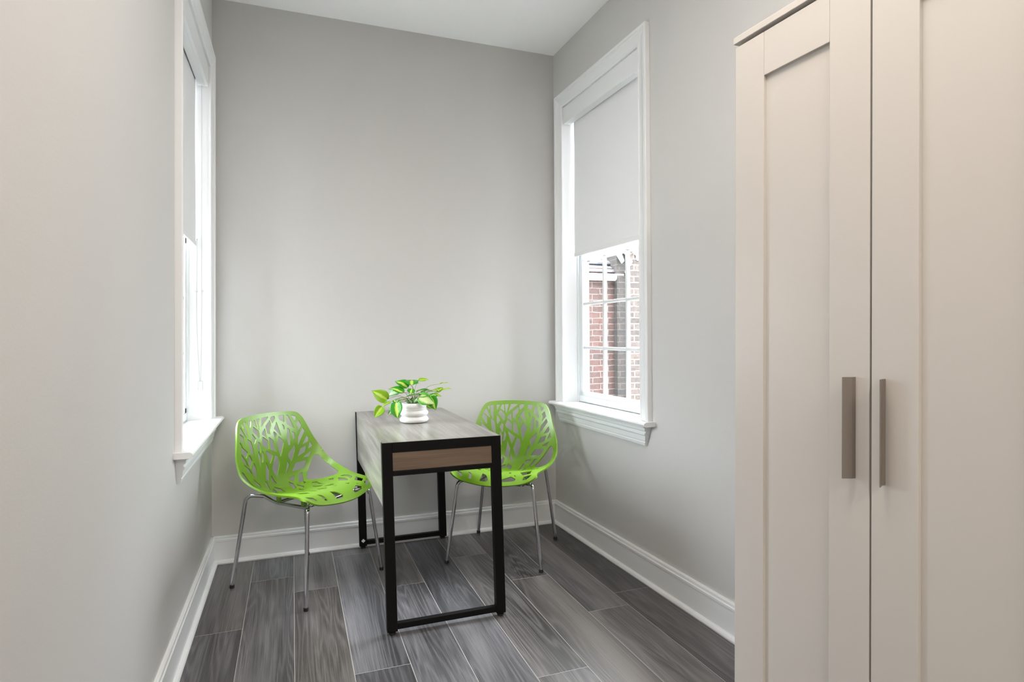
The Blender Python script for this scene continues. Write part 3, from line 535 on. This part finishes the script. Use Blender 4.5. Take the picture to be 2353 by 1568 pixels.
def build_shell():
    sc = np.array([1, SC])
    O_ = np.array(SH['O']); out = np.concatenate([O_, (O_*[-1, 1])[::-1][1:-1]])*sc
    out = resample(out, .009)
    holes = [resample(round_poly([[a, b_*SC] for a, b_ in h], .0028 if len(h) < 14 else .012), .008) for h in SH['H']]
    gx, gy = np.meshgrid(np.arange(-.29, .291, .0095), np.arange(-.02, SC+.04, .0095)); G = np.stack([gx.ravel()+.0041*(np.round(gy.ravel()/.0095) % 2), gy.ravel()], 1)
    ok = inpoly(G, out)
    for h in holes: ok &= ~inpoly(G, h)
    allb = np.concatenate([out]+holes)
    G = G[ok]; dmin = np.array([np.min(np.hypot(*(allb-p).T)) for p in G]); G = G[dmin > .0035]
    verts = np.concatenate([allb, G]); edges = []; off = 0
    for L in [out]+holes:
        n = len(L); edges += [(off+i, off+(i+1) % n) for i in range(n)]; off += n
    V, E, F, *_ = delaunay_2d_cdt([Vector(v) for v in verts], edges, [], 0, 1e-6)
    V = np.array([list(v) for v in V]); F = [f for f in F if len(f) == 3]
    cen = np.array([V[list(f)].mean(0) for f in F]); keep = inpoly(cen, out)
    for h in holes: keep &= ~inpoly(cen, h)
    F = [f for f, k in zip(F, keep) if k]
    X, s = V[:, 0], V[:, 1]/SC
    P0 = shell_pt(X, s); e = 1e-4
    du = shell_pt(X+e, s)-P0; dv = shell_pt(X, s+e)-P0; nr = np.cross(dv, du); nr /= np.linalg.norm(nr, axis=1)[:, None]
    # orient normals toward the sitter: at the back they point forward (+y)
    if nr[np.argmin(np.hypot(X, s-.2))][1] < 0: nr = -nr
    db = np.array([np.min(np.hypot(*(out-v).T)) for v in V])
    th = np.where(db < 1e-5, .0085, .0052)
    P1_ = P0-nr*th[:, None]
    bm = bmesh.new(); n = len(V)
    top = [bm.verts.new(p) for p in P0]; bot = [bm.verts.new(p) for p in P1_]
    used = {}
    for f in F:
        a, b_, c = f; fn = np.cross(P0[b_]-P0[a], P0[c]-P0[a])
        if fn @ nr[a] < 0: a, b_, c = c, b_, a
        bm.faces.new((top[a], top[b_], top[c])); bm.faces.new((bot[c], bot[b_], bot[a]))
        for u, v in ((a, b_), (b_, c), (c, a)): used[(u, v)] = 1
    for (u, v) in used:
        if (v, u) not in used: bm.faces.new((top[v], top[u], bot[u], bot[v]))
    loose = [v for v in bm.verts if not v.link_faces]
    for v in loose: bm.verts.remove(v)
    return bm
shell_bm = build_shell()
def chair(label):
    root = empty('chair'); tag(root, label, 'chair', 'green cut-out chairs at the table')
    me = bpy.data.meshes.new('seat_shell'); shell_bm.to_mesh(me); o = link_mesh('seat_shell', me, M['green'], root, 42)
    bv = o.modifiers.new('edge', 'BEVEL'); bv.width = .0011; bv.segments = 2; bv.limit_method = 'ANGLE'; bv.angle_limit = math.radians(50)
    R = .0092
    for sx in (-1, 1):
        # front leg and rear leg, each with its bend under the seat
        ft = (sx*.252, .250, .012); fk = (sx*.202, .208, .426); fi = (sx*.150, .165, .418)
        rt = (sx*.235, -.245, .012); rk = (sx*.182, -.212, .430); ri = (sx*.132, -.150, .420)
        for nm, a, k_, i_ in (('f', ft, fk, fi), ('r', rt, rk, ri)):
            bm = bmesh.new(); tube(bm, round_path([a, k_, i_], .050, 10), R, 16); lg = from_bm('leg', bm, M['chrome'], root, 40)
            bm = bmesh.new(); lathe(bm, [(0, 0), (.0095, 0), (.0108, .002), (.0108, .014), (.0095, .016), (0, .016)], (a[0], a[1], 0), 18); from_bm('foot_cap', bm, M['rubber'], lg, 30)
        bm = bmesh.new()
        tube(bm, round_path([fi, (sx*.125, .130, .396), (sx*.120, -.085, .394), ri], .03, 6), R*.9, 14)
        from_bm('side_rail', bm, M['chrome'], root, 40)
    for yy in (.112, -.070):
        bm = bmesh.new(); tube(bm, [(-.121, yy, .396), (.121, yy, .396)], R*.85, 14); from_bm('crossbar', bm, M['chrome'], root, 40)
    for sx in (-1, 1):
        for yy in (.10, -.06):
            bm = bmesh.new(); bmesh.ops.create_cone(bm, cap_ends=True, segments=16, radius1=.010, radius2=.012, depth=.036, matrix=Matrix.Translation((sx*.122, yy, .418))); from_bm('mounting_peg', bm, M['green'], root, 40)
    return root
def dup(o, parent=None):
    c = o.copy(); COL.objects.link(c)
    if parent: c.parent = parent
    for ch in list(o.children): dup(ch, c)
    return c
ps = SH['P']
c1 = chair('green plastic chair with branch cut-outs and chrome legs, left of the table')
c2 = dup(c1); c2['label'] = 'green plastic chair with branch cut-outs in the right corner, partly behind the table'
for c, k in ((c1, 0), (c2, 3)):
    c.location = (ps[k], ps[k+1], 0); c.rotation_euler = (0, 0, ps[k+2]-math.pi/2)
shell_bm.free()
for ch in c1.children:
    if not ch.name.startswith('seat_shell'): ch.location.x = -.018

# ------------------------------------------------------------ potted plant
PC = Vector((.564, 2.921, TZ+.0006))
root = empty('potted_plant', PC)
tag(root, 'variegated green and lime trailing plant in a ribbed white pot on the table', 'plant')
prof = []
for i in range(61):
    t = i/60; z = .094*t
    r = .0585 + .0125*abs(math.sin(math.pi*(t*3.0)))**.75*(1.0-.25*t) if t < .96 else .0590
    if t > .70: r = .0555+.004*math.sin((t-.7)/.3*math.pi) + .0035*(t-.7)/.3
    if t < .03: r = .050+.009*(t/.03)**.5
    prof.append((r, z))
prof = [(0, 0)]+prof+[(.0565, .0965), (.0535, .0955), (.0525, .088), (.052, .080), (0, .080)]
bm = bmesh.new(); lathe(bm, prof, (0, 0, 0), 64); from_bm('pot', bm, M['ceramic'], root, 45)
bm = bmesh.new(); lathe(bm, [(0, .089), (.02, .090), (.04, .088), (.0522, .085), (.0522, .081), (0, .081)], (0, 0, 0), 40)
for i, v in enumerate(bm.verts): v.co.z += .0015*math.sin(i*1.7) if v.co.z > .083 else 0
from_bm('soil', bm, M['soil'], root)
CAMDIR = Vector((-.347, -.938, 0)); UPV = Vector((0, 0, 1))
LEAVES = json.loads('''[[[-0.129,0.026,0.114],[-0.202,0.043,0.16],0.062,0.25,"lime"],[[-0.153,0.025,0.077],[-0.192,0.018,0.028],0.05,0.15,"lime"],[[-0.093,-0.04,0.103],[-0.09,-0.057,0.025],0.064,0.1,"dark"],[[-0.06,-0.02,0.148],[-0.125,0.025,0.171],0.056,0.75,"dark"],[[-0.033,0.012,0.171],[-0.086,0.053,0.204],0.06,0.6,"dark"],[[-0.07,0.026,0.149],[-0.124,0.046,0.13],0.05,0.5,"pale"],[[-0.013,-0.006,0.183],[0.0,0.053,0.206],0.066,0.9,"dark"],[[-0.026,-0.044,0.146],[-0.01,-0.007,0.167],0.04,0.5,"dark"],[[0.022,-0.061,0.139],[-0.063,-0.04,0.126],0.028,0.95,"dark"],[[-0.112,0.031,0.099],[-0.156,0.026,0.078],0.02,0.7,"lime"],[[-0.102,0.07,0.053],[-0.115,0.075,0.027],0.016,0.2,"pale"],[[-0.095,0.014,0.111],[-0.092,-0.009,0.099],0.022,0.4,"dark"],[[-0.065,-0.019,0.108],[-0.089,-0.031,0.101],0.025,0.8,"dark"],[[0.027,0.011,0.202],[0.077,0.003,0.207],0.026,0.5,"lime"],[[-0.013,0.005,0.18],[0.032,0.02,0.192],0.04,0.8,"dark"],[[0.019,0.014,0.147],[0.093,0.019,0.157],0.03,0.92,"dark"],[[0.042,0.017,0.143],[0.111,0.023,0.149],0.03,0.9,"pale"],[[0.131,0.005,0.142],[0.092,-0.002,0.158],0.03,0.7,"lime"],[[0.124,0.018,0.142],[0.154,0.028,0.165],0.03,0.5,"lime"],[[0.134,0.004,0.183],[0.177,0.009,0.189],0.012,0.8,"lime"],[[0.141,0.001,0.15],[0.2,0.011,0.157],0.016,0.7,"lime"],[[0.071,-0.058,0.126],[0.091,-0.082,0.06],0.056,0.2,"dark"],[[0.058,-0.043,0.121],[0.121,-0.045,0.139],0.035,0.85,"dark"],[[0.014,-0.064,0.129],[0.085,-0.096,0.094],0.06,0.3,"cream"],[[0.052,-0.062,0.138],[0.013,-0.069,0.129],0.04,0.6,"dark"],[[0.101,-0.037,0.123],[0.131,-0.038,0.128],0.02,0.8,"lime"],[[0.067,0.007,0.077],[0.091,-0.013,0.062],0.02,0.3,"lime"],[[-0.013,-0.016,0.097],[-0.032,-0.02,0.116],0.02,0.3,"pale"],[[-0.005,-0.009,0.098],[0.013,-0.037,0.123],0.022,0.3,"pale"],[[-0.015,-0.005,0.1],[-0.001,0.0,0.123],0.022,0.3,"dark"],[[-0.02,0.007,0.095],[-0.045,0.017,0.106],0.02,0.5,"pale"],[[0.098,-0.015,0.135],[0.134,-0.018,0.121],0.025,0.6,"lime"]]''')
def leaf(base, tip, width, face, kind, idx):
    base, tip = Vector(base), Vector(tip); d = tip-base; L = d.length; t = d.normalized()
    nrm = (CAMDIR*(1-face)+UPV*face+Vector((.15*math.sin(idx*2.1), 0, .1*math.cos(idx)))); nrm = (nrm-t*nrm.dot(t)).normalized(); sd = t.cross(nrm)
    bm = bmesh.new(); nu, nv = 16, 8; rows = []; uvl = bm.loops.layers.uv.new('UVMap')
    for i in range(nu+1):
        u = i/nu
        wv = (math.sin(math.pi*min(1, (u+.035)/1.03)**.62))**.85 if u < .999 else 0
        wv *= (1-u**6*.6)
        if u > .80: wv *= ((1-u)/.20)**.55
        if u == 0: wv = .22
        hw = width*.5*wv
        row = []
        for j in range(nv+1):
            v = j/nv*2-1
            p = base+t*(L*(u-(.08*(abs(v)**1.5)*(1-u)**4)))+sd*(hw*v)
            fold = abs(v)*hw*.30; curl = -L*.10*u*u*(1 if face > .4 else .5); wav = .0014*math.sin(u*9+idx)*abs(v)
            p += nrm*(fold+curl*0.6+wav+L*.06*math.sin(math.pi*u))
            row.append((bm.verts.new(p), (j/nv, u)))
        rows.append(row)
    for i in range(nu):
        for j in range(nv):
            q = [rows[i][j], rows[i][j+1], rows[i+1][j+1], rows[i+1][j]]
            f = bm.faces.new([x[0] for x in q])
            for lp, x in zip(f.loops, q): lp[uvl].uv = x[1]
    me = bpy.data.meshes.new('leaf'); bm.to_mesh(me); bm.free()
    o = link_mesh('leaf', me, LM[kind], root, 80)
    so = o.modifiers.new('thick', 'SOLIDIFY'); so.thickness = .0006; so.offset = 0
    return o
for i, (b0, t0, wd, fc, kd) in enumerate(LEAVES):
    b0 = [b0[0], b0[1], b0[2]]; leaf(b0, t0, wd, fc, kd, i)
    bb = Vector(b0); st = Vector((.010*math.sin(i*2.3), .010*math.cos(i*1.9), .088)); mid = (st+bb)*.5+Vector((0, 0, .012+.12*(bb-st).length))
    if (bb-st).length < .012: continue
    bm = bmesh.new(); tube(bm, smooth_path([st, mid, bb], 8), lambda t: .0012-.0004*t, 6); from_bm('stem', bm, M['stem'] if kd != 'lime' else LM['lime'], root, 60)

# ------------------------------------------------------------ outside the right window
root = empty('brick_building', (3.3, 6.2, 0)); tag(root, 'old brick building with slate roof and white gutter seen through the right-hand window', 'building')
def ext(name, bx_, mat, parent=root, bev=0.0):
    bm = bmesh.new(); x0, x1, y0, y1, z0, z1 = bx_; box(bm, x0-3.3, x1-3.3, y0-6.2, y1-6.2, z0, z1, bev); return from_bm(name, bm, mat, parent)
ext('brick_wall', (1.9, 3.585, 6.2, 6.5, 0, 1.98), M['brick_red'])
ext('brick_pier', (3.585, 3.60+.115, 6.12, 6.5, 0, 2.6), M['brick_shaded'])
ext('brick_pier', (3.715, 5.6, 6.10, 6.5, 0, 3.2), M['brick_sunlit'])
# gutter: half-round with a moulded fascia
bm = bmesh.new(); prof = [(0, .045), (-.085, .045), (-.085, .028), (-.078, .028), (-.080, 0), (-.066, -.022), (-.042, -.034), (-.018, -.026), (0, -.012)]
prism(bm, prof, -1.4, .375, lambda p, q, t: (t, p, 1.862+q)); g_ = from_bm('gutter', bm, M['gutter'], root, 30)
# slate roof courses rising away
bm = bmesh.new()
for i in range(9):
    y = -.03+.10*i; z = 1.93+.105*i
    box(bm, -1.4, .42-.035*i, y, y+.14, z, z+.022, .002, fn=lambda p, y=y: (p.x, p.y, p.z+(p.y-y)*.6))
    box(bm, -1.4, .42-.035*i, y+.06, y+.13, z-.03, z+.06, 0)
from_bm('slate_roof', bm, M['slate'], root)
bm = bmesh.new(); box(bm, -1.4, .40, .03, .10, 1.90, 1.985, .002); from_bm('fascia_board', bm, M['slate'], root)
# flashing and rough mortar where roof meets the taller wall
bm = bmesh.new(); prism(bm, [(.22, 2.185), (.30, 2.20), (.36, 2.06), (.33, 2.03)], -.125, -.105, lambda p, q, t: (p, t, q)); prism(bm, [(.22, 2.22), (.36, 2.235), (.30, 2.13)], -.14, -.125, lambda p, q, t: (p, t, q)); from_bm('flashing', bm, M['copper'], root)
for group_ in (((.40, 2.17, .035), (.42, 2.10, .03), (.44, 2.05, .035), (.47, 2.21, .03), (.51, 2.19, .035), (.54, 2.16, .035), (.56, 2.11, .03)), ((.40, 1.93, .02), (.43, 1.90, .02), (.415, 1.915, .02))):
  bm = bmesh.new()
  for k, (x, z, r) in enumerate(group_):
    bmesh.ops.create_icosphere(bm, subdivisions=2, radius=r, matrix=Matrix.Translation((x, -.108, z)) @ Matrix.Diagonal((1, .35, 1.3, 1)))
  for i, v in enumerate(bm.verts): v.co += Vector((math.sin(i*3.1), 0, math.cos(i*2.3)))*.006
  from_bm('mortar_patch', bm, M['mortar'], root)
bm = bmesh.new(); box(bm, -12, 14, -8, 16, -.6, -.5); o = from_bm('ground', bm, M['paving']); o['kind'] = 'structure'
# unseen blocks added beside each window to cut slanting skylight
bm = bmesh.new(); box(bm, 1.80, 3.3, 1.6, 2.40, -.5, 4.2); struct('east_sky_blocker', bm, M['brick_red'])
bm = bmesh.new(); box(bm, -2.1, -.60, 1.6, 2.40, -.5, 4.2); struct('west_sky_blocker', bm, M['brick_red'])
